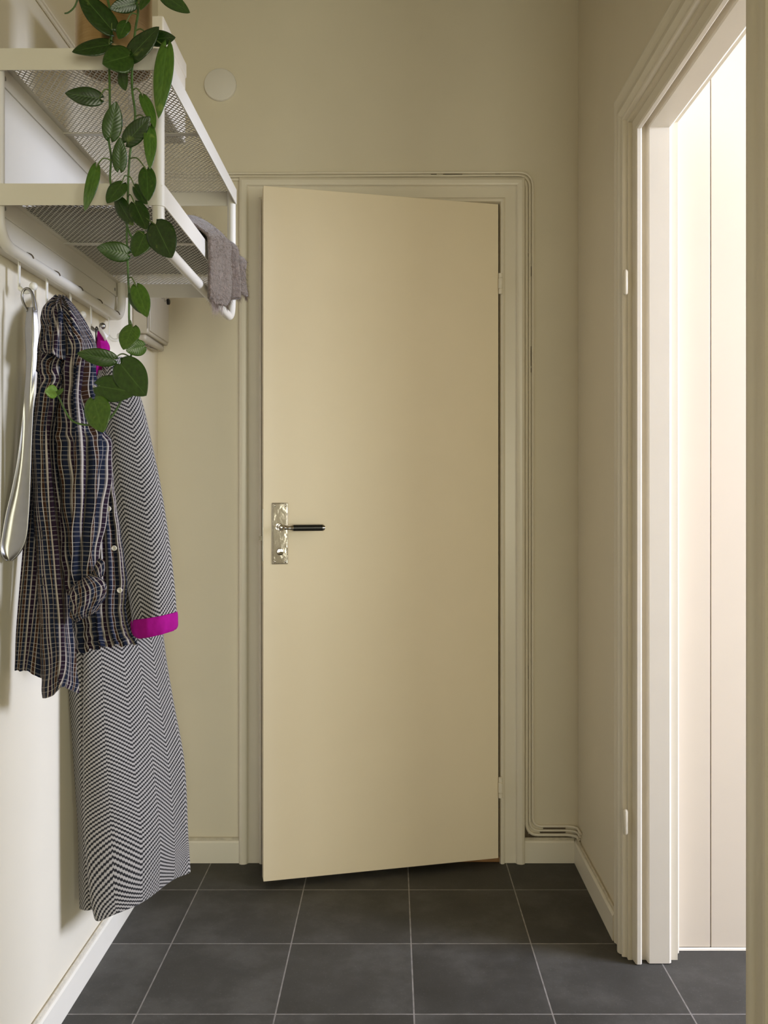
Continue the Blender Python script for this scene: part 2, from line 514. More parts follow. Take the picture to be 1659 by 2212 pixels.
def bboard(name, a, b, nrm, h=0.068, t=0.015):
    """a,b floor points on the wall line; nrm into the room"""
    a, b, nn = Vector((*a, 0)), Vector((*b, 0)), Vector((*nrm, 0))
    prof = [(0, 0), (t, 0), (t, h - 0.006), (t - 0.003, h - 0.001), (t - 0.006, h), (0.004, h + 0.001), (0, h + 0.004)]
    bm = bmesh.new(); R = [[bm.verts.new(p + nn * x + Vector((0, 0, z))) for x, z in prof] for p in (a, b)]
    for i in range(len(prof) - 1): bm.faces.new((R[0][i], R[0][i + 1], R[1][i + 1], R[1][i]))
    bm.faces.new(R[0]); bm.faces.new(R[1][::-1])
    o = struct(name, bm, M['base'], auto=25)
    pts = [a.lerp(b, i / 30) + nn * (0.006 + random.uniform(-.0006, .0006)) + Vector((0, 0, h + 0.003)) for i in range(31)]
    obj('sealant', newtube(pts, lambda s: 0.0045, 6), M['caulk'], o)


bboard('baseboard_left', (LW, -0.5), (LW, FW), (1, 0))
bboard('baseboard_far_left', (LW + 0.016, FW), (OX0 - 0.077, FW), (0, -1))
bboard('baseboard_far_right', (OX1 + 0.077, FW), (RW - 0.015, FW), (0, -1))
bboard('baseboard_right', (RW, PY1 + 0.111), (RW, FW - 0.001), (-1, 0))
struct('trim_threshold', newbox(OX0 - 0.005, OX1 + 0.005, 2.705, 2.83, 0, 0.017), M['wood'], bevel=0.004)

# ------------------------------------------------------------------ the hinged door in the far wall
HX, HY, DW = 0.325, 2.690, 0.713
ang = math.pi + math.atan2(0.164, 0.694)
bm = newbox(0.003, DW, -0.036, 0, 0.020, 2.008)
door = struct('door_1', bm, M['door'], smooth=False, bevel=0.0012)
door.location = (HX, HY, 0); door.rotation_euler = (0, 0, ang)


def dobj(name, bm, mat, parent=door, **k):   # door-local parts: x towards the free edge, +y into the hall
    return obj(name, bm, mat, parent, world=False, **k)


px0, px1, pz0, pz1 = DW - 0.0700, DW - 0.0235, 0.926, 1.102
bm = bmesh.new()
box(bm, px0, px1, 0, 0.0035, pz0, pz1)
plate = dobj('handle_plate', bm, M['chrome'], bevel=0.0016)
bm = bmesh.new(); box(bm, px0 + 0.0045, px1 - 0.0045, 0.0034, 0.0048, pz0 + 0.003, pz1 - 0.003)
dobj('plate_face', bm, M['chrome'], plate, bevel=0.0008)
for sx in (px0 + 0.008, px1 - 0.0085):
    for sz in (pz0 + 0.008, pz1 - 0.008):
        bm = bmesh.new(); lathe(bm, [(0.0034, 0.0048), (0.0034, 0.0058), (0.0025, 0.0068), (0.001, 0.0072)], (sx, 0, sz), 'Y', 14)
        dobj('screw', bm, M['chrome'], plate)
lx, lz = (px0 + px1) / 2 - 0.0005, 1.032
bm = bmesh.new()
lathe(bm, [(0.0105, 0.0046), (0.0105, 0.008), (0.0085, 0.010), (0.0075, 0.012), (0.0075, 0.030), (0.0095, 0.031), (0.0095, 0.044), (0.007, 0.047), (0.001, 0.048)], (lx, 0, lz), 'Y', 24)
tube(bm, [(lx, 0.038, lz), (lx - 0.018, 0.040, lz - 0.001), (lx - 0.026, 0.040, lz - 0.001)], lambda s: 0.0062 - 0.001 * s, 14)
for x0, x1, r in ((0.026, 0.030, 0.0075), (0.030, 0.033, 0.0095), (0.116, 0.1195, 0.0098), (0.1195, 0.122, 0.008), (0.122, 0.124, 0.005)):
    tube(bm, [(lx - x0, 0.040, lz - 0.001), (lx - x1, 0.040, lz - 0.001)], r, 20)
lever = dobj('lever', bm, M['chrome'])
dobj('grip', newtube([(lx - 0.0325, 0.040, lz - 0.001), (lx - 0.1165, 0.040, lz - 0.001)], 0.0092, 24), M['black'], lever)['label'] = 'black cylindrical grip of the lever'
bm = bmesh.new()
lathe(bm, [(0.0105, 0.0046), (0.0102, 0.0075), (0.0085, 0.0095), (0.001, 0.010)], (lx, 0, 0.962), 'Y', 24)
tt = dobj('thumb_turn', bm, M['chrome'])
bm = bmesh.new(); box(bm, lx - 0.0075, lx + 0.001, 0.0095, 0.014, 0.9608, 0.9632)
dobj('turn_bar', bm, M['chrome'], tt, bevel=0.0008)
bm = bmesh.new()
for k in range(3): box(bm, DW, DW + 0.011, -0.024, -0.012, 0.994 + k * 0.0042, 0.9978 + k * 0.0042)
dobj('latch_bolt', bm, M['boxp'], bevel=0.0005)
dobj('lock_forend', newbox(DW - 0.001, DW + 0.0012, -0.030, -0.006, 0.935, 1.085), M['steel'])
for z in (1.765, 0.237):
    bm = bmesh.new()
    for a, b, r in ((-0.0315, -0.0165, 0.0062), (-0.0155, 0.0155, 0.0072), (0.0165, 0.0315, 0.0062)):
        lathe(bm, [(r * 0.8, a), (r, a + 0.001), (r, b - 0.001), (r * 0.8, b)], (-0.0005, 0.009, z), seg=16)
    lathe(bm, [(0.0045, -0.0318), (0.0045, 0.0318)], (-0.0005, 0.009, z), seg=12)
    dobj('hinge', bm, M['trim'])

# ------------------------------------------------------------------ wardrobe beyond the opening
wd = empty('wardrobe', (1.2, 2.2, 0))
tag(wd, 'tall cream panelled wardrobe front seen through the bright doorway on the right', 'wardrobe')
YW = 2.19
obj('door', newbox(0.7045, 0.7865, YW, YW + 0.02, 0.006, 2.6), M['ward'], wd, bevel=0.0008, smooth=False)
obj('door', newbox(0.7885, 1.33, YW - 0.0005, YW + 0.02, 0.006, 2.6), M['ward'], wd, bevel=0.0008, smooth=False)
obj('door', newbox(1.332, 1.95, YW, YW + 0.02, 0.006, 2.6), M['ward'], wd, bevel=0.0008, smooth=False)
obj('door', newbox(1.952, 2.6, YW, YW + 0.02, 0.006, 2.6), M['ward'], wd, bevel=0.0008, smooth=False)
obj('carcass', newbox(0.7045, 3.9, YW + 0.021, YW + 0.5, 0.0, 2.6), M['crack'], wd, smooth=False)
obj('sealant', newtube([(0.7045 + i * 0.05, YW - 0.001, 0.001 + random.uniform(-.0008, .0008)) for i in range(26)], 0.005, 8), M['base'], wd)

# ------------------------------------------------------------------ painted cables
CAB = [(0.0, 0.0040, 'outermost painted-over cable running above and down beside the door frame'),
       (0.0095, 0.0036, 'middle painted-over cable of the three beside the door frame'),
       (0.0190, 0.0046, 'innermost painted-over cable lying against the door frame')]
for k, (o, r, lab) in enumerate(CAB):
    y = FW - r - 0.0006
    xr = 0.4295 - o; zt = 2.1125 - o; zb = 0.083 + (2 - k) * 0.0130
    run = [(LW + 0.008, y, zt + 0.002)] + [(LW + 0.1 + i * 0.1, y - random.uniform(0, .0006), zt - 0.004 + 0.0004 * i + random.uniform(-.0005, .0005)) for i in range(10)]
    down = [(xr, y, 2.0 - i * 0.15 + 0.0) for i in range(13)]
    down = [(x + random.uniform(-.0004, .0004), yy, z) for x, yy, z in down if z > zb + 0.07]
    path = [Vector(p) for p in run]
    corner = fillet([path[-1], Vector((xr, y, zt)), Vector(down[0])], 0.045 - o * 0.8, 8)
    path = path[:-1] + corner + [Vector(p) for p in down[1:]]
    tail = fillet([path[-1], Vector((xr, y, zb)), Vector((RW - 0.030, y, zb)), Vector((RW - r - 0.0015, y - 0.012, zb - 0.001)), Vector((RW - r - 0.001, y - 0.055 + 0.012 * k, zb - 0.003))], 0.036 - 0.004 * (2 - k), 7)
    path = path + tail[1:]
    c = obj('cable', newtube(path, r, 8), M['trim'])
    tag(c, lab, 'cable', 'painted cables round the far door frame')

    def gap(x0, x1, z0, z1, yy=0.0042):
        obj('paint_gap', newbox(x0, x1, FW - yy, FW - 0.0006, z0, z1), M['crack'], c, smooth=False)
    if k == 0:
        for (z0, z1) in ((1.795, 1.825), (1.52, 1.58), (1.50, 1.513)): gap(xr - 0.0053, xr - 0.0044, z0, z1)
        for (x0, x1) in ((0.118, 0.135), (0.155, 0.214), (0.315, 0.330)): gap(x0, x1, zt - 0.0058, zt - 0.0048)
        gap(0.462, 0.53, zb - 0.0088, zb - 0.0043)
    if k == 1:
        for (z0, z1) in ((1.855, 1.865), (0.56, 0.60)): gap(xr - 0.0047, xr - 0.0038, z0, z1)
        gap(0.452, 0.53, zb - 0.0082, zb - 0.0040)
    if k == 2:
        gap(OX1 + 0.078, 0.4160, zb - 0.012, zb + 0.030, 0.002); gap(0.4165, RW - 0.02, zb - 0.012, zb + 0.001, 0.002)
for k in range(2):
    o, r = CAB[k][0], CAB[k][1]
    pts = [(LW + r + .0006, 0.4 + i * 0.15, 2.150 - o - 0.0016 * i + random.uniform(-.0004, .0004)) for i in range(16)]
    c = obj('cable', newtube(pts, r, 8), M['trim'])
    tag(c, ('upper', 'lower')[k] + ' painted-over cable running along the left wall above the hat rack', 'cable', 'painted cables on the left wall')
    if k == 0:
        for i in range(9):
            yy = 1.45 + i * 0.062 + random.uniform(0, .02)
            obj('paint_gap', newbox(LW + 0.0006, LW + 0.0035, yy, yy + random.uniform(.015, .04), 2.150 - o - 0.0016 * (yy - .4) / .15 - 0.0055, 2.150 - o - 0.0016 * (yy - .4) / .15 - 0.0043), M['crack'], c, smooth=False)

# ------------------------------------------------------------------ round cover on the far wall
bm = bmesh.new()
lathe(bm, [(0.0465, 0), (0.0497, -0.002), (0.0497, -0.0075), (0.048, -0.0105), (0.0455, -0.0115), (0.001, -0.012)], at(476.5, 185, FW), 'Y', 48)
tag(obj('junction_cover', bm, M['disc']), 'round white cover disc high on the far wall beside the hat rack', 'cover disc')

# ------------------------------------------------------------------ painted box on the left wall near the corner
wb = empty('wall_box', (LW, 2.55, 1.56))
tag(wb, 'small cream painted box on the left wall in the corner below the hat rack', 'electrical box')
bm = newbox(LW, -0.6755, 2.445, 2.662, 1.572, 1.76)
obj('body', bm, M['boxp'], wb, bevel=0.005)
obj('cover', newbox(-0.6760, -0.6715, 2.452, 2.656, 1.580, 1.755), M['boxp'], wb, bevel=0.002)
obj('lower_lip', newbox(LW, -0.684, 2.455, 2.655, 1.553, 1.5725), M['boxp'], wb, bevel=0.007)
for j in range(4):
    obj('pencil_mark', newtube(cat([(-0.708 + 0.004 * j + random.uniform(-.003, .003), 2.47 + t * 0.03 + 0.02 * j, 1.5525) for t in range(4)], 14), 0.0007, 4), M['ink'], wb)
for j in range(3):
    obj('pencil_mark', newtube(cat([(-0.6712, 2.56 + t * 0.012, 1.70 + 0.012 * j + random.uniform(-.006, .006)) for t in range(7)], 30), 0.0006, 4), M['ink'], wb)
obj('pencil_mark', newtube([(-0.6757 - 0.012 + 0.010 * math.cos(a), 2.4447, 1.655 + 0.018 * math.sin(a)) for a in [i * .35 for i in range(16)]], 0.0006, 4), M['ink'], wb)
obj('edge_line', newtube([(-0.6765, 2.4447, 1.585), (-0.6765, 2.4447, 1.75)], 0.0008, 4), M['ink'], wb)
bm = bmesh.new(); lathe(bm, [(0.009, 0), (0.009, 0.006), (0.006, 0.008), (0.001, 0.008)], (-0.6715, 2.637, 1.700), 'X', 20)
obj('cable_hole', bm, M['black'], wb)

# ------------------------------------------------------------------ hat rack
RI, RO, Y0, Y1, ZB = -0.682, -0.405, 1.530, 2.226, 1.566     # wall-side and outer uprights, near and far ends, rail height
TZ = (1.658, 1.890)                                          # the two shelves
rack = empty('hat_rack', (LW, (Y0 + Y1) / 2, ZB))
tag(rack, 'white two-tier metal hat rack with perforated shelves and a hook rail on the left wall', 'hat rack')
for x in (RI, RO):
    p = fillet([(x, Y0, TZ[1] + 0.001), (x, Y0, ZB), (x, Y1, ZB), (x, Y1, TZ[1] + 0.001)], 0.055, 10)
    obj('tube_loop', newtube(p, 0.0105, 18), M['rack'], rack)


def rrect(x0, x1, y0, y1, r, n=6):
    out = []
    for cx, cy, a0 in ((x1 - r, y1 - r, 0), (x0 + r, y1 - r, 90), (x0 + r, y0 + r, 180), (x1 - r, y0 + r, 270)):
        for i in range(n + 1):
            a = math.radians(a0 + 90 * i / n); out.append((cx + r * math.cos(a), cy + r * math.sin(a)))
    return out


bx0, bx1, by0, by1 = RI - 0.013, RO + 0.0125, Y0 - 0.0125, Y1 + 0.0125
for tz in TZ:
    bm = bmesh.new(); h = 0.037
    O = rrect(bx0, bx1, by0, by1, 0.013); I = rrect(bx0 + 0.0022, bx1 - 0.0022, by0 + 0.0022, by1 - 0.0022, 0.011)
    n = len(O)
    V = [[bm.verts.new((*p, z)) for p in ring] for ring, z in ((O, tz - h + 0.003), (O, tz + 0.003), (I, tz + 0.003), (I, tz - h + 0.003))]
    for a in range(4):
        for k in range(n):
            q = (k + 1) % n; b = (a + 1) % 4
            bm.faces.new((V[a][k], V[a][q], V[b][q], V[b][k]))
    tier = obj('shelf_band', bm, M['rack'], rack)
    # expanded-metal floor: two families of slanting strands
    bm = bmesh.new(); gx0, gx1, gy0, gy1 = bx0 + 0.012, bx1 - 0.003, by0 + 0.003, by1 - 0.003
    pxp, pyp, wd2 = 0.0106, 0.0154, 0.00080
    for s in (1, -1):
        k = pyp / pxp
        c = gy0 - abs(k) * (gx1 - gx0) if s > 0 else gy0
        end = gy1 if s > 0 else gy1 + k * (gx1 - gx0)
        while c < end:
            # y = c + s*k*(x-gx0)
            xs = []
            for x in (gx0, gx1):
                y = c + s * k * (x - gx0)
                if gy0 <= y <= gy1: xs.append(x)
            for y in (gy0, gy1):
                x = gx0 + (y - c) / (s * k)
                if gx0 < x < gx1: xs.append(x)
            if len(xs) >= 2:
                xa, xb = min(xs), max(xs)
                if xb - xa > 0.003:
                    a = Vector((xa, c + s * k * (xa - gx0), tz)); b = Vector((xb, c + s * k * (xb - gx0), tz))
                    d = (b - a).normalized(); nn = Vector((-d.y, d.x, 0)) * wd2; up = Vector((0, 0, 0.0006))
                    q = [a - nn - up, a + nn - up, a + nn + up, a - nn + up, b - nn - up, b + nn - up, b + nn + up, b - nn + up]
                    v = [bm.verts.new(t) for t in q]
                    for f in ((0, 1, 5, 4), (1, 2, 6, 5), (2, 3, 7, 6), (3, 0, 4, 7)): bm.faces.new([v[i] for i in f])
            c += pyp
    box(bm, bx0 + 0.002, gx0 + 0.001, by0 + 0.002, by1 - 0.002, tz - 0.001, tz + 0.001)
    obj('perforated_floor', bm, M['rack'], tier, smooth=False)
    obj('crossbar', newbox(bx0 + 0.002, bx1 - 0.002, 1.862, 1.876, tz - 0.0035, tz - 0.0012), M['rack'], tier, smooth=False)
    for yy in (Y0 + 0.05, Y1 - 0.02):
        bm = bmesh.new(); lathe(bm, [(0.004, 0), (0.004, 0.0015), (0.001, 0.0022)], (bx0 + 0.0022, yy, tz - 0.02), 'X', 12)
        obj('screw', bm, M['steel'], tier)
obj('back_panel', newbox(LW + 0.0005, bx0 - 0.0008, by0 + 0.004, by1 - 0.004, 1.566, TZ[1] + 0.002), M['rack'], rack, bevel=0.003)

HOOKY = (1.648, 1.780, 1.911, 2.040, 2.170)
for i, y in enumerate(HOOKY):
    m = M['steel'] if i == 3 else M['plastic']
    bm = bmesh.new()
    # strap looped over the rail, down the wall side, with a forward knob
    strap = [(RI + 0.0125 * math.cos(a), y, ZB + 0.0125 * math.sin(a)) for a in [math.radians(t) for t in range(70, 191, 20)]]
    strap = [Vector(p) for p in strap] + [Vector((RI - 0.0125, y, ZB - 0.03)), Vector((RI - 0.0128, y, 1.508))]
    w2 = 0.0042
    V = [[bm.verts.new(p + Vector((0, s * w2, 0)) + q) for s in (-1, 1)] for q in (Vector(), Vector((-0.0018, 0, 0))) for p in strap]
    n = len(strap)
    for k in range(n - 1):
        bm.faces.new((V[k][0], V[k][1], V[k + 1][1], V[k + 1][0])); bm.faces.new((V[n + k][0], V[n + k + 1][0], V[n + k + 1][1], V[n + k][1]))
        for s in (0, 1): bm.faces.new((V[k][s], V[k + 1][s], V[n + k + 1][s], V[n + k][s]))
    hk = obj('hook', bm, M['plastic'], rack)
    bm = bmesh.new()
    tube(bm, cat([(RI - 0.013, y, 1.512), (RI - 0.004, y, 1.505), (RI + 0.008, y, 1.506), (RI + 0.014, y, 1.514)], 10), 0.0042, 10)
    lathe(bm, [(0.001, -0.0075)] + [(0.0080 * math.cos(a), 0.0075 * math.sin(a)) for a in [math.radians(t) for t in range(-70, 71, 20)]] + [(0.001, 0.0075)], (RI + 0.013, y, 1.515), 'X', 18)
    obj('knob', bm, m, hk)
    bm = bmesh.new()
    tube(bm, [(RI + 0.0118 * math.cos(a), y + 0.0046, ZB + 0.0118 * math.sin(a)) for a in [math.radians(t) for t in range(10, 100, 15)]], 0.0012, 6)
    obj('slot', bm, M['crack'], hk)

# ------------------------------------------------------------------ long steel shoehorn on the first hook
sh = empty('shoehorn', at(24, 1205, 1.625))
tag(sh, 'long silver metal shoehorn hanging from the first hook by the left edge', 'shoehorn')
prof = [(59, 78, 664), (57.5, 80, 671), (58, 80.5, 677), (56, 82, 694), (55, 83, 715), (55.5, 82.5, 735), (56.5, 80, 755), (57, 79, 780), (56, 76, 815), (51.5, 73, 865), (45, 69.5, 930), (36, 66.5, 1000), (24, 64.5, 1060), (12, 62, 1110), (4, 58, 1155), (0.5, 50, 1182), (4, 38, 1200), (14, 25, 1211)]
rows = []
for i, (l, r, y) in enumerate(prof):
    c = 0.010 * min(1, max(0, (y - 800) / 250)); rg = 0.009 * max(0, 1 - max(0, y - 700) / 260)
    d = 1.637 - 0.016 * (i / 17)
    row = []
    for k in range(9):
        t = k / 8; row.append(at(l + (r - l) * t, y, d + c * (1 - (2 * t - 1) ** 2) - rg * (1 - abs(t - 0.55) / 0.55) + 0.004 * max(0, t - 0.55)))
    rows.append(row)
G, uv = sheet(rows, 24, 90)
obj('blade', grid_mesh(G, uv), M['steel'], sh, solid=0.0022)
bm = bmesh.new()
loop = [(59.5, 672), (53, 660), (48.5, 648), (47.5, 637), (50.5, 628), (56, 623.5), (62, 624), (67.5, 630), (71, 640), (73.5, 652), (75, 664), (76, 672)]
tube(bm, cat([at(x, y, 1.634) for x, y in loop], 40), lambda s: 0.0024 + 0.0022 * max(0, s - 0.62) / 0.38, 12)
obj('eye', bm, M['steel'], sh)

# ------------------------------------------------------------------ herringbone coat on the fourth hook
coat = empty('coat', at(280, 1960, 2.03))
tag(coat, 'long grey herringbone wool coat with a magenta-lined cuff hanging beside the plaid shirt', 'coat')


def R(y, *p):
    """cloth row: (px, depth[, y]) points at picture height y"""
    return [at(q[0], q[2] if len(q) > 2 else y, q[1]) for q in p]


body = [R(800, (207, 2.07), (212, 2.03), (222, 2.02), (236, 2.03), (250, 2.05), (262, 2.08), (268, 2.12)),
        R(860, (200, 2.06), (206, 2.01), (222, 2.00), (244, 2.01), (266, 2.03), (284, 2.07), (292, 2.13)),
        R(1000, (188, 2.01), (192, 1.97), (215, 1.96), (245, 1.98), (280, 2.02), (305, 2.08), (312, 2.15)),
        R(1200, (180, 1.95), (183, 1.925), (212, 1.935), (255, 1.97), (300, 2.03), (330, 2.09), (332, 2.17)),
        R(1400, (184, 1.93), (186, 1.905), (222, 1.915), (275, 1.96), (326, 2.03), (353, 2.09), (350, 2.18)),
        R(1510, (184.5, 1.925), (186, 1.90), (228, 1.910), (288, 1.96), (341, 2.035), (369, 2.10), (366, 2.19)),
        R(1650, (185, 1.925), (186.5, 1.90), (236, 1.905), (302, 1.965), (362, 2.05), (392, 2.11), (388, 2.20)),
        R(1800, (188, 1.925), (190, 1.90), (246, 1.908), (318, 1.972), (374, 2.06), (397.5, 2.13), (392, 2.22)),
        R(1930, (199, 1.925, 1930), (202, 1.90, 1930), (252, 1.912, 1926), (318, 1.975, 1900), (376, 2.065, 1868), (398, 2.14, 1845), (394, 2.23, 1825)),
        R(1985, (209, 1.92, 1979), (215, 1.90, 1990), (256, 1.915, 1971), (318, 1.98, 1940), (374, 2.07, 1902), (398, 2.14, 1883), (396, 2.23, 1860))]


def bfold(u, v):
    k = max(0, v - 0.35) / 0.65
    return -0.004 * k * math.sin(u * 15 + 1.5 * v) + 0.010 * k * math.exp(-((u - 0.80 - 0.02 * v) / 0.045) ** 2) * -1


G, uv = sheet(body, 90, 160, bfold, u0=0.0225)
obj('body', grid_mesh(G, uv), M['herring'], coat, solid=0.004, offset=0)
back = [R(1340, (150, 1.955), (168, 1.930), (188, 1.940)), R(1480, (150, 1.955), (170, 1.925), (196, 1.935)), R(1510, (151.5, 1.955), (171, 1.925), (197, 1.935)), R(1650, (161, 1.955), (177, 1.930), (200, 1.938)), R(1800, (170, 1.960), (184, 1.935), (208, 1.945)),
        R(1900, (172, 1.962), (188, 1.938), (214, 1.945)), R(1964, (173.5, 1.962, 1963), (190, 1.940, 1966), (217, 1.948, 1957))]
G, uv = sheet(back, 26, 110, u0=0.046)
obj('back_panel', grid_mesh(G, uv), M['herring'], coat, solid=0.004)
slv = [(222, 806, 258, 790, 2.035, 0.012), (220, 835, 280, 826, 2.02, 0.022), (220, 880, 305, 862, 2.005, 0.036), (226, 960, 327, 955, 1.99, 0.043), (238, 1060, 346, 1050, 1.975, 0.045),
       (258, 1180, 364, 1170, 1.965, 0.045), (275, 1270, 374, 1262, 1.96, 0.044), (284, 1322, 378, 1310, 1.957, 0.043), (288, 1348, 379, 1332, 1.955, 0.043)]
G, uv = ring_loft(slv, 56, 110, lambda u, v: 0.0025 * math.sin(u * 31 + 5 * v) * v, u0=0.030)
obj('sleeve', grid_mesh(G, uv, True), M['herring'], coat)
cuff = [(290, 1336, 377, 1322, 1.955, 0.041), (286, 1337, 381, 1322, 1.955, 0.047), (285, 1345, 382.5, 1329, 1.955, 0.049), (287, 1361, 382.5, 1348, 1.955, 0.049), (291, 1372, 381, 1356, 1.955, 0.047), (300, 1377, 377, 1361, 1.955, 0.043), (298, 1366, 374, 1350, 1.955, 0.036)]
G, uv = ring_loft(cuff, 48, 24, lambda u, v: 0.0009 * math.sin(u * 60) + 0.0007 * math.sin(u * 97 + 9 * v))
obj('cuff_lining', grid_mesh(G, uv, True), M['magenta'], coat)['label'] = 'turned-back magenta lining of the sleeve cuff'
lin = [R(716, (211, 2.030), (214, 2.024), (218, 2.030)), R(735, (209, 2.034), (218, 2.018), (231, 2.04)), R(755, (209, 2.05), (219, 2.03), (238, 2.06)), R(785, (208, 2.04), (213, 2.02), (226, 2.06)), R(812, (205, 2.04), (209, 2.02), (222, 2.06))]
G, uv = sheet(lin, 20, 30, lambda u, v: 0.0015 * math.sin(u * 14))
obj('neck_lining', grid_mesh(G, uv), M['magenta'], coat, solid=0.002)['label'] = 'magenta lining showing at the neck'
col = [R(772, (214, 2.07), (240, 2.04), (262, 2.08)), R(786, (214, 2.06), (242, 2.02), (272, 2.08)), R(806, (215, 2.05), (244, 2.01), (278, 2.08)), R(830, (218, 2.05), (246, 2.0), (284, 2.07))]
G, uv = sheet(col, 26, 20, u0=0.0)
obj('collar', grid_mesh(G, uv), M['herring'], coat, solid=0.004)
bm = newtube(cat([(-0.680, 2.030, 1.470), (-0.681, 2.0305, 1.495), (-0.682, 2.034, 1.5095), (-0.682, 2.040, 1.5128), (-0.682, 2.046, 1.5095), (-0.681, 2.0495, 1.495), (-0.680, 2.050, 1.470)], 30), 0.0015, 6)
obj('hanging_loop', bm, M['dark'], coat)
tab = [R(707, (213, 2.022, 712), (216, 2.012, 706), (219, 2.022, 712)), R(720, (218, 2.022, 722), (222, 2.007, 714), (225, 2.022, 718)), R(735, (227, 2.025, 737), (230, 2.01, 730), (235, 2.025, 726))]
G, uv = sheet(tab, 12, 14)
obj('neck_tab', grid_mesh(G, uv), M['disc'], coat, solid=0.001)['label'] = 'pale grey tab at the neck'

# ------------------------------------------------------------------ plaid shirt on the second hook
shirt = empty('shirt', at(120, 1500, 1.68))
tag(shirt, 'navy plaid cotton shirt with rolled sleeve hanging in front of the grey coat', 'shirt')


def cloth(name, rows, nu, nv, fold=None, u0=0, v0=0, jag=0.0, anchor=None):
    G, uv = sheet(rows, nu, nv, fold, u0, v0, anchor)
    if jag:
        for i in range(nu):
            dz = jag * (math.sin(i * 0.55) + 0.6 * math.sin(i * 1.31 + 1))
            for j in range(nv - 6, nv): G[j][i] = G[j][i] + Vector((0, 0, dz * (j - nv + 7) / 6))
    return obj(name, grid_mesh(G, uv), M['plaid'], shirt, solid=0.0012, offset=0)


def ff(*terms):
    return lambda u, v: sum(a * math.sin(2 * math.pi * (k * u + s * v) + p) for a, k, s, p in terms)


cloth('back_panel', [R(800, (80, 1.74), (100, 1.735), (120, 1.735)), R(1000, (66, 1.735), (95, 1.71), (120, 1.71)), R(1200, (47, 1.695), (85, 1.685), (120, 1.685)),
                     R(1350, (34, 1.665), (72, 1.665), (115, 1.665)), R(1450, (30, 1.660, 1449), (60, 1.655, 1451), (115, 1.66, 1478))], 30, 80, ff((0.003, 2.2, 0.4, 0), (0.0015, 5, 1.2, 1)), v0=0.011, jag=0.0012)
cloth('front_panel', [R(745, (84, 1.72), (95, 1.70), (112, 1.69), (128, 1.69), (150, 1.70)), R(775, (77, 1.715), (92, 1.68), (108, 1.67), (126, 1.675), (148, 1.69)), R(798, (75, 1.70), (90, 1.665), (105, 1.65), (122, 1.655), (146, 1.685)), R(818, (82, 1.70), (93, 1.665), (106, 1.65), (121, 1.655), (143, 1.68)),
                      R(860, (75, 1.70), (89, 1.66), (103, 1.645), (118, 1.65), (138, 1.68)),
                      R(960, (64, 1.69), (78, 1.65), (92, 1.64), (106, 1.645), (123, 1.685)), R(1090, (69, 1.68), (85, 1.64), (101, 1.63), (117, 1.64), (133, 1.67)),
                      R(1222, (76, 1.67), (94, 1.635), (111, 1.622), (129, 1.632), (146, 1.665)), R(1353, (81, 1.66), (100, 1.63), (118, 1.615), (137, 1.628), (155, 1.66)),
                      R(1450, (85, 1.655, 1458), (106, 1.625, 1456), (125, 1.61, 1446), (144, 1.622, 1446), (165, 1.655, 1452)),
                      R(1505, (87, 1.655, 1509), (108, 1.62, 1506), (126, 1.605, 1487), (142, 1.618, 1485), (169, 1.65, 1498))],
      44, 150, ff((0.0042, 2.3, 0.3, 0), (0.0014, 6, -0.7, 1), (0.0008, 1.1, 9, 0.4)), u0=0.020, anchor='L')
cloth('sleeve', [R(770, (138, 1.695), (156, 1.665), (176, 1.665), (192, 1.69), (207, 1.74)), R(850, (126, 1.69), (148, 1.655), (170, 1.65), (190, 1.675), (206, 1.73)),
                 R(925, (118, 1.69), (148, 1.648), (178, 1.64), (205, 1.665), (222, 1.72)), R(965, (118, 1.69), (150, 1.648), (182, 1.64), (212, 1.662), (236, 1.715)),
                 R(1050, (126, 1.685), (154, 1.645), (182, 1.635), (208, 1.655), (229, 1.70)), R(1150, (137, 1.675), (156, 1.64), (176, 1.63), (195, 1.645), (213, 1.68)),
                 R(1230, (147, 1.665), (160, 1.64), (174, 1.63), (188, 1.638), (201, 1.665)), R(1285, (155, 1.655), (166, 1.635), (176, 1.63), (188, 1.635), (198, 1.65))],
      54, 130, ff((0.0085, 3.4, 0.5, 0.6), (0.0035, 6.3, -1.1, 2), (0.0014, 2, 7, 0)), u0=0.011, v0=0.004)
cloth('button_front', [R(930, (185, 1.76), (205, 1.745), (222, 1.76)), R(1000, (180, 1.76), (212, 1.738), (242, 1.755)), R(1070, (178, 1.755), (214, 1.732), (250, 1.75)), R(1157, (170, 1.75), (216, 1.725), (262, 1.745)), R(1250, (160, 1.745), (217, 1.718), (274, 1.74)),
                       R(1315, (158, 1.74), (215, 1.712), (271, 1.735)), R(1365, (158, 1.74, 1372), (220, 1.71, 1368), (280, 1.73, 1362)), R(1400, (160, 1.735, 1412), (226, 1.70, 1398), (297, 1.725, 1390))],
      54, 110, ff((0.0050, 5.2, 0.3, 0), (0.0022, 9, -0.6, 1), (0.0014, 1.5, 11, 0)), u0=0.02, v0=0.017, jag=0.0022)
cloth('collar', [R(640, (117, 1.775, 642), (122, 1.765, 640), (127, 1.76, 639), (132, 1.765, 641)), R(650, (104, 1.75), (114, 1.725), (123, 1.72), (134, 1.73)), R(662, (93, 1.735), (108, 1.70), (122, 1.695), (136, 1.71)), R(685, (88, 1.73), (104, 1.695), (120, 1.69), (136, 1.70)),
                 R(712, (92, 1.73), (106, 1.70), (122, 1.69), (137, 1.70)), R(760, (82, 1.735), (100, 1.72), (120, 1.715), (139, 1.715))], 30, 60, ff((0.003, 2.0, 0.8, 0.4), (0.001, 5, 2, 0)), u0=0.014, anchor='L')
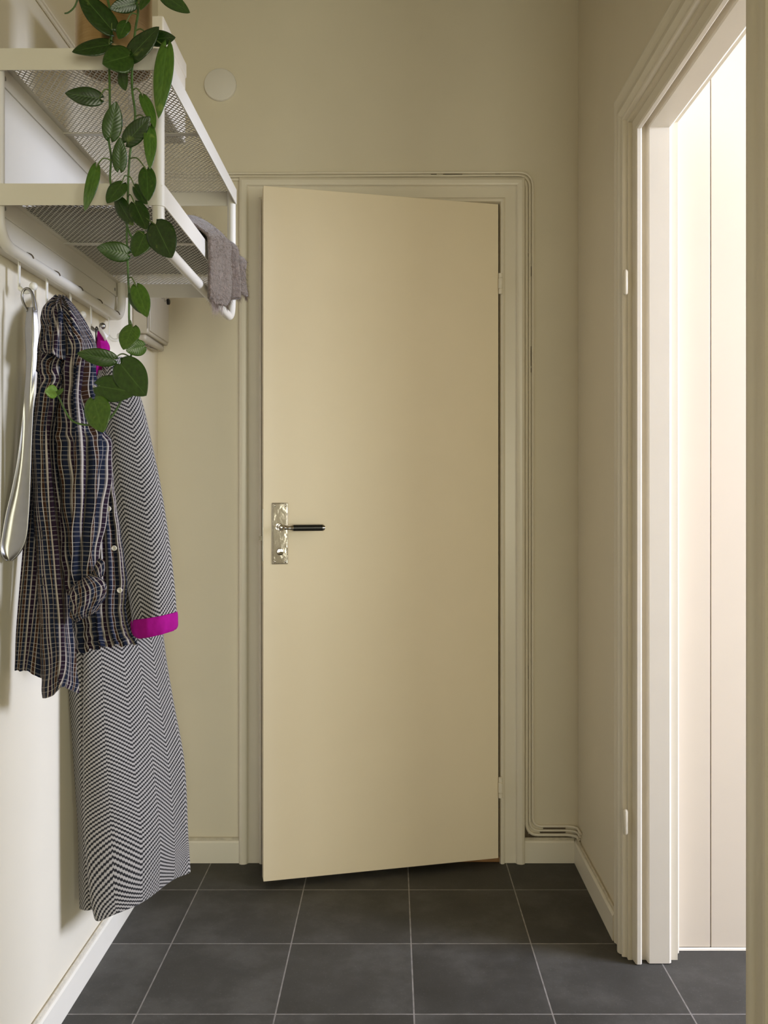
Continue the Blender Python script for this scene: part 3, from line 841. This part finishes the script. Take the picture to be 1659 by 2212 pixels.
cloth('collar_flap', [R(645, (124, 1.745), (129, 1.735), (135, 1.745)), R(668, (116, 1.69), (126, 1.672), (136.5, 1.685)), R(703, (104, 1.675), (121, 1.650), (138, 1.668)), R(724, (94, 1.672), (117, 1.644), (138.5, 1.664)),
                      R(750, (86, 1.672), (114, 1.640), (139, 1.662)), R(772, (84, 1.674, 761), (111, 1.636, 765), (139.5, 1.660, 779))], 34, 60, ff((0.0028, 2.3, 0.3, 1.0), (0.001, 5, 1, 0)), u0=0.008, anchor='R')
cloth('yoke', [R(640, (125, 1.765), (130, 1.755), (136, 1.755), (142, 1.77)), R(668, (134, 1.70), (143, 1.685), (152, 1.69), (163, 1.745)), R(717, (138, 1.68), (154, 1.66), (172, 1.675), (193, 1.745)), R(748, (138, 1.678), (158, 1.655), (182, 1.672), (208, 1.745)), R(790, (137, 1.685), (160, 1.66), (184, 1.672), (208, 1.74))],
      40, 60, ff((0.0028, 2.6, 0.5, 0), (0.001, 6, 2, 0)), u0=0.000, anchor='R')
# rolled cuff
ck = [(163, 1262, 196, 1240, 1.632, 0.012), (154, 1275, 214, 1248, 1.628, 0.022), (152, 1290, 227, 1262, 1.625, 0.026), (154, 1312, 226, 1283, 1.625, 0.026), (157, 1332, 212, 1310, 1.628, 0.022), (164, 1344, 202, 1325, 1.632, 0.012)]
G, uv = ring_loft(ck, 44, 44, lambda u, v: 0.0020 * math.sin(u * 38 + 7 * v) + 0.0014 * math.sin(u * 70 - 20 * v), v0=0.003)
obj('cuff', grid_mesh(G, uv, True), M['plaid'], shirt, solid=0.0012)
ck = [(200, 1238, 214, 1206, 1.640, 0.006), (204, 1246, 224, 1212, 1.636, 0.012), (207, 1250, 226, 1226, 1.634, 0.012), (210, 1252, 223, 1242, 1.634, 0.006)]
G, uv = ring_loft(ck, 28, 24, lambda u, v: 0.0012 * math.sin(u * 30))
obj('sleeve_tab', grid_mesh(G, uv, True), M['plaid'], shirt, solid=0.0012)
for (x, y, d) in ((235, 1099, 1.728), (247, 1184, 1.720), (259, 1275, 1.712), (204, 838, 1.716)):
    bm = bmesh.new(); lathe(bm, [(0.0042, 0), (0.0052, -0.0008), (0.0052, -0.0022), (0.0040, -0.0026), (0.0032, -0.0018), (0.0008, -0.0018)], at(x, y, d), 'Y', 20)
    obj('button', bm, M['pearl'], shirt)
for (x, y) in ((86, 1055), (92, 1155), (95, 1255), (94, 1360)):
    c = at(x, y, 1.633)
    bm = newtube([c + Vector((0.0024 * math.cos(a), -0.004, 0.0085 * math.sin(a))) for a in [i * 2 * math.pi / 16 for i in range(17)]], 0.0006, 5)
    obj('buttonhole', bm, M['dark'], shirt)

# ------------------------------------------------------------------ mohair scarf spilling over the rack
scarf = empty('scarf', (-0.42, 2.0, 1.662))
tag(scarf, 'fuzzy taupe mohair scarf draped over the lower shelf of the rack', 'scarf')


def W(*p): return [Vector(q) for q in p]


rows = [W((-0.49, 1.79, 1.679), (-0.49, 1.90, 1.680), (-0.49, 2.02, 1.681), (-0.49, 2.12, 1.680), (-0.49, 2.19, 1.679)),
        W((-0.455, 1.80, 1.690), (-0.455, 1.90, 1.715), (-0.455, 2.00, 1.712), (-0.455, 2.09, 1.715), (-0.455, 2.17, 1.690)),
        W((-0.425, 1.82, 1.695), (-0.425, 1.93, 1.728), (-0.42, 2.00, 1.708), (-0.42, 2.08, 1.722), (-0.42, 2.17, 1.700)),
        W((-0.382, 1.845, 1.672), (-0.376, 1.93, 1.692), (-0.374, 2.00, 1.688), (-0.368, 2.08, 1.700), (-0.362, 2.13, 1.690)),
        W((-0.377, 1.85, 1.640), (-0.366, 1.92, 1.655), (-0.372, 1.99, 1.655), (-0.360, 2.06, 1.660), (-0.356, 2.105, 1.655)),
        W((-0.376, 1.845, 1.600), (-0.364, 1.92, 1.610), (-0.370, 2.00, 1.620), (-0.358, 2.065, 1.625), (-0.356, 2.125, 1.630)),
        W((-0.377, 1.84, 1.556), (-0.364, 1.90, 1.552), (-0.368, 1.985, 1.575), (-0.356, 2.06, 1.600), (-0.354, 2.145, 1.612)),
        W((-0.380, 1.845, 1.535), (-0.368, 1.88, 1.530), (-0.370, 1.975, 1.562), (-0.357, 2.06, 1.592), (-0.356, 2.14, 1.606))]


def sfold(u, v):
    k = min(1, v * 2)
    return k * (0.006 * math.sin(u * 9 + 0.8) - 0.014 * math.exp(-((u - 0.60) / 0.05) ** 2) - 0.006 * math.exp(-((u - 0.28) / 0.05) ** 2) + 0.003 * math.sin(u * 23 + 3 * v))


G, uv = sheet(rows, 60, 90, sfold)
obj('cloth', grid_mesh(G, uv), M['wool'], scarf, solid=0.006, offset=0)
bm = bmesh.new()
for _ in range(5200):
    j = random.randrange(24, 89); i = random.randrange(0, 59)
    if random.random() < 0.16: j = 89
    if random.random() < 0.10: i = random.choice((0, 59))
    p = G[j][i] + (G[min(j + 1, 89)][i] - G[j - 1][i]) * random.uniform(-.5, .5) + (G[j][min(i + 1, 59)] - G[j][max(i - 1, 0)]) * random.uniform(-.5, .5)
    n = (G[j][min(i + 1, 59)] - G[j][max(i - 1, 0)]).cross(G[min(j + 1, 89)][i] - G[j - 1][i])
    n = n.normalized() if n.length > 1e-9 else Vector((1, 0, 0))
    if n.x < 0: n = -n
    dirv = (n * random.uniform(0.3, 1) + Vector((random.uniform(-.8, .8), random.uniform(-.8, .8), random.uniform(-1.1, .4)))).normalized()
    if j > 84: dirv = (dirv + Vector((0, 0, -1.3))).normalized()
    ln = random.uniform(0.004, 0.011) * (1.3 if j > 84 else 1); s = dirv.cross(Vector((random.random(), random.random(), random.random()))).normalized() * 0.00022
    p = p + n * 0.003
    a, b, c = bm.verts.new(p - s), bm.verts.new(p + s), bm.verts.new(p + dirv * ln + Vector((0, 0, -ln * 0.3)))
    bm.faces.new((a, b, c))
for _ in range(260):
    t = random.random(); p = G[89][int(2 + t * 14)]
    p = p + Vector((0.003, 0, random.uniform(-.003, .006)))
    q = p + Vector((random.uniform(-.006, .006), random.uniform(-.010, .014), -random.uniform(0.01, 0.033)))
    s = Vector((0.0002, 0.0003, 0))
    bm.faces.new([bm.verts.new(v) for v in (p - s, p + s, q)])
tag(obj('fuzz', bm, M['fuzz'], scarf, smooth=False), kind='stuff')

# ------------------------------------------------------------------ dark folded cloth lying on the lower shelf
dc = empty('folded_cloth', (-0.56, 1.86, TZ[0] + 0.001))
tag(dc, 'dark folded cloth lying flat on the lower shelf, seen through its holes', 'cloth')
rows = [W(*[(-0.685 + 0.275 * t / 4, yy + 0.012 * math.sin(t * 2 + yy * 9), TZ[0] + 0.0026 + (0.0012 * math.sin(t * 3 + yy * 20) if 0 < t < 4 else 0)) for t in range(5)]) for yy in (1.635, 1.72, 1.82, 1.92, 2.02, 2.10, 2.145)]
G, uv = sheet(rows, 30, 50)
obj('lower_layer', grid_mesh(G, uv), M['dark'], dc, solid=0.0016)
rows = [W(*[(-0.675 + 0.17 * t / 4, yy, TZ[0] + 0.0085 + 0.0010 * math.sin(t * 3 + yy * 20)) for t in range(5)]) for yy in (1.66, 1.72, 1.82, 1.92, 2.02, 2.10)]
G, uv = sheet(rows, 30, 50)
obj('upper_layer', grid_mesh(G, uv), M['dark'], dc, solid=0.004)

# ------------------------------------------------------------------ cream box on the top shelf
cb = empty('cardboard_box', (-0.49, 1.82, TZ[1] + 0.0008))
tag(cb, 'cream card box standing behind the brass pot on the top shelf', 'box')
z0 = TZ[1] + 0.0009
obj('sleeve', newbox(-0.521, -0.4515, 1.737, 1.93, z0, 2.060), M['card'], cb, bevel=0.003)
obj('lid', newbox(-0.523, -0.4495, 1.735, 1.932, 2.034, 2.067), M['card'], cb, bevel=0.003)

# ------------------------------------------------------------------ trailing plant in the brass pot
PC = at(247, 0, 1.592); PC.z = TZ[1] + 0.001
plant = empty('potted_plant', PC)
tag(plant, 'trailing heart-leaved green vine in a brass pot on the top shelf', 'potted plant')
bm = bmesh.new()
lathe(bm, [(0.056, 0.0), (0.062, 0.002), (0.0655, 0.008), (0.066, 0.02), (0.066, 0.148), (0.0655, 0.150), (0.0635, 0.150), (0.063, 0.146), (0.062, 0.012), (0.001, 0.010)], PC, seg=56)
pot = obj('pot', bm, M['brass'], plant)
pot['label'] = 'cylindrical brushed brass pot'
bm = bmesh.new(); lathe(bm, [(0.0618, 0.11), (0.0615, 0.135), (0.04, 0.139), (0.001, 0.14)], PC, seg=40)
obj('soil', bm, M['soil'], plant)

rim = PC + Vector((0, 0, 0.15))
VD = 1.478


def V3(lst): return [at(x, y, d) for x, y, d in lst]


def over(x0, first):   # from the soil over the pot's rim
    s = PC + Vector((x0, -0.03, 0.137)); r = PC + Vector((x0, -0.066, 0.165)); return [s, r, Vector(first)]


vines = []


def vine(pts, r0, r1, n=70):
    p = cat(pts, n); vines.append(p)
    obj('vine', newtube(p, lambda s: r0 + (r1 - r0) * s, 8), M['vine'], plant)


A = V3([(240, 30, 1.50), (241, 70, 1.495), (237, 110, 1.49), (236, 150, 1.485), (237, 200, VD), (237, 240, VD), (235, 300, VD), (240, 340, VD), (238, 390, VD), (249, 425, VD), (262, 445, VD), (272, 480, VD), (282, 508, VD), (295, 528, VD)])
vine(over(-0.012, A[0])[:2] + A, 0.0021, 0.0016)
B = V3([(294, 2, 1.50), (298, 28, 1.495), (293, 60, 1.49), (288, 105, 1.487), (285, 160, 1.485), (286, 200, VD), (292, 245, VD), (288, 290, VD), (281, 330, VD), (277, 390, VD), (276, 440, VD), (274, 500, VD), (275, 548, VD), (277, 600, VD), (279, 640, VD), (279, 690, VD), (283, 735, VD), (284, 765, VD),
        (272, 800, VD), (266, 850, VD), (252, 884, VD), (232, 908, VD), (205, 917, VD), (178, 917, VD), (155, 908, VD), (140, 886, VD), (131, 866, VD), (124, 852, VD)])
vine(over(0.035, B[0])[:2] + B, 0.0021, 0.0016, 140)
C3 = V3([(178, -30, 1.50), (168, -2, 1.50), (160, 16, 1.50), (148, 27, 1.495), (140, 29, 1.49)])
vine([PC + Vector((-0.03, -0.04, 0.138)), PC + Vector((-0.045, -0.066, 0.165))] + C3, 0.0019, 0.0012, 30)
D3 = V3([(280, 640, VD - .004), (276, 600, VD - .004), (277, 560, VD - .004)])

# leaf: base x,y, tip x,y, half width px, depth, tilt of the blade about its rib (deg), fold, curl, shade
LV = [(243, 66, 168, -22, 27, 1.482, 18, .25, .1, 0), (293, 6, 237, 19, 15, 1.492, -25, .3, .1, 0), (319, -10, 303, 21, 11, 1.488, 10, .3, .1, 1), (347, -16, 409, 27, 16, 1.475, 20, .25, .15, 1),
      (273, 48, 256, 84, 14, 1.485, -15, .3, .1, 1), (279, 126, 343, 57, 27, 1.468, -12, .3, .1, 0), (322, 84, 379, 81, 15, 1.478, 25, .3, .1, 0), (238, 96, 155, 111, 21, 1.474, 10, .25, .12, 0),
      (280, 121, 221, 137, 36, 1.460, 8, .2, .08, 1), (262, 155, 271, 195, 13, 1.482, 20, .4, .1, 1), (360, 100, 342, 252, 20, 1.462, -12, .25, .25, 2), (217, 213, 140, 201, 20, 1.474, -8, .25, .1, 0),
      (238, 298, 251, 219, 21, 1.468, 12, .22, .08, 1), (309, 207, 336, 272, 12, 1.470, -30, .4, .4, 2), (273, 308, 324, 251, 20, 1.464, 15, .3, .1, 0), (324, 272, 325, 362, 13, 1.466, -25, .35, .35, 2),
      (258, 366, 259, 296, 16, 1.470, 8, .25, .1, 1), (208, 360, 184, 454, 12, 1.470, -28, .45, .35, 2), (264, 396, 231, 439, 21, 1.464, 12, .25, .1, 1), (317, 366, 320, 434, 19, 1.464, -10, .25, .12, 1),
      (291, 404, 318, 441, 12, 1.475, 30, .4, .1, 1), (291, 440, 317, 496, 20, 1.460, -14, .3, .1, 0), (254, 432, 287, 487, 17, 1.470, 20, .3, .1, 0), (336, 484, 371, 557, 33, 1.450, 6, .28, .08, 0),
      (277, 549, 209, 534, 21, 1.462, -10, .2, .1, 1), (313, 505, 291, 555, 25, 1.456, 10, .18, .05, 1), (295, 619, 318, 685, 19, 1.462, -14, .3, .1, 2), (283, 634, 320, 680, 17, 1.468, 20, .25, .1, 1),
      (287, 706, 266, 755, 23, 1.460, 8, .25, .08, 2), (312, 748, 272, 758, 17, 1.468, -18, .2, .1, 2), (247, 777, 166, 763, 19, 1.460, -12, .3, .12, 1), (260, 786, 316, 855, 38, 1.450, 8, .2, .06, 1),
      (211, 834, 296, 848, 30, 1.456, -10, .15, .06, 1), (203, 863, 222, 934, 31, 1.450, 8, .2, .08, 2), (122, 846, 97, 846, 15, 1.466, -6, .2, .1, 3), (123, 852, 137, 839, 5, 1.468, 20, .5, .1, 2)]
for k, (bx, by, tx, ty, hw, d, tilt, fold, curl, sh_) in enumerate(LV):
    b = at(bx, by, d + 0.004); t = at(tx, ty, d - 0.006 - 0.006 * curl * 3)
    along = t - b; Lg = along.length; ex = along.normalized()
    ez = Vector((0, -1, 0)); ez = (ez - ex * ez.dot(ex)).normalized()
    ez = Matrix.Rotation(math.radians(tilt), 3, ex) @ ez
    ey = ez.cross(ex)
    wdt = hw / F * d / max(0.5, math.cos(math.radians(tilt)))
    NS, NTT = 22, 12
    G = []; UV = []
    for j in range(NS + 1):
        s = j / NS; row = []; ur = []
        f = 2.42 * math.sqrt(s + 0.006) * (1 - s) ** 0.80 * (1 - 0.10 * s)
        if s > 0.999: f = 0
        for i in range(NTT + 1):
            q = -1 + 2 * i / NTT; a = abs(q)
            yy = Lg * (s - 0.11 * (a ** 1.6) * (1 - s) ** 4 + 0.0)
            xx = q * f * wdt
            zz = fold * a * f * wdt * 0.55 * (1 - 0.5 * a) - curl * Lg * 0.5 * (s - 0.35) ** 2 - 0.10 * wdt * a * a * f + 0.035 * wdt * math.sin(9 * s + k) * a
            row.append(b + ex * yy + ey * xx + ez * zz); ur.append((i / NTT, s))
        G.append(row); UV.append(ur)
    lf = obj('leaf', grid_mesh(G, UV), LEAF[sh_], plant, solid=0.0006, auto=0)
    # its petiole joins the nearest vine a little above
    best = min((p for vn in vines[:2] for p in vn), key=lambda p: (p - (b + Vector((0, 0.01, 0.015)))).length)
    if (best - b).length > 0.004:
        mid = (best + b) / 2 + Vector((0, -0.004, 0.25 * min(0.03, (best - b).length)))
        pp = cat([best, mid, b + ex * 0.002], 12)
        obj('petiole', newtube(pp, lambda s: 0.0013 - 0.0003 * s, 6), M['petiole'], plant)
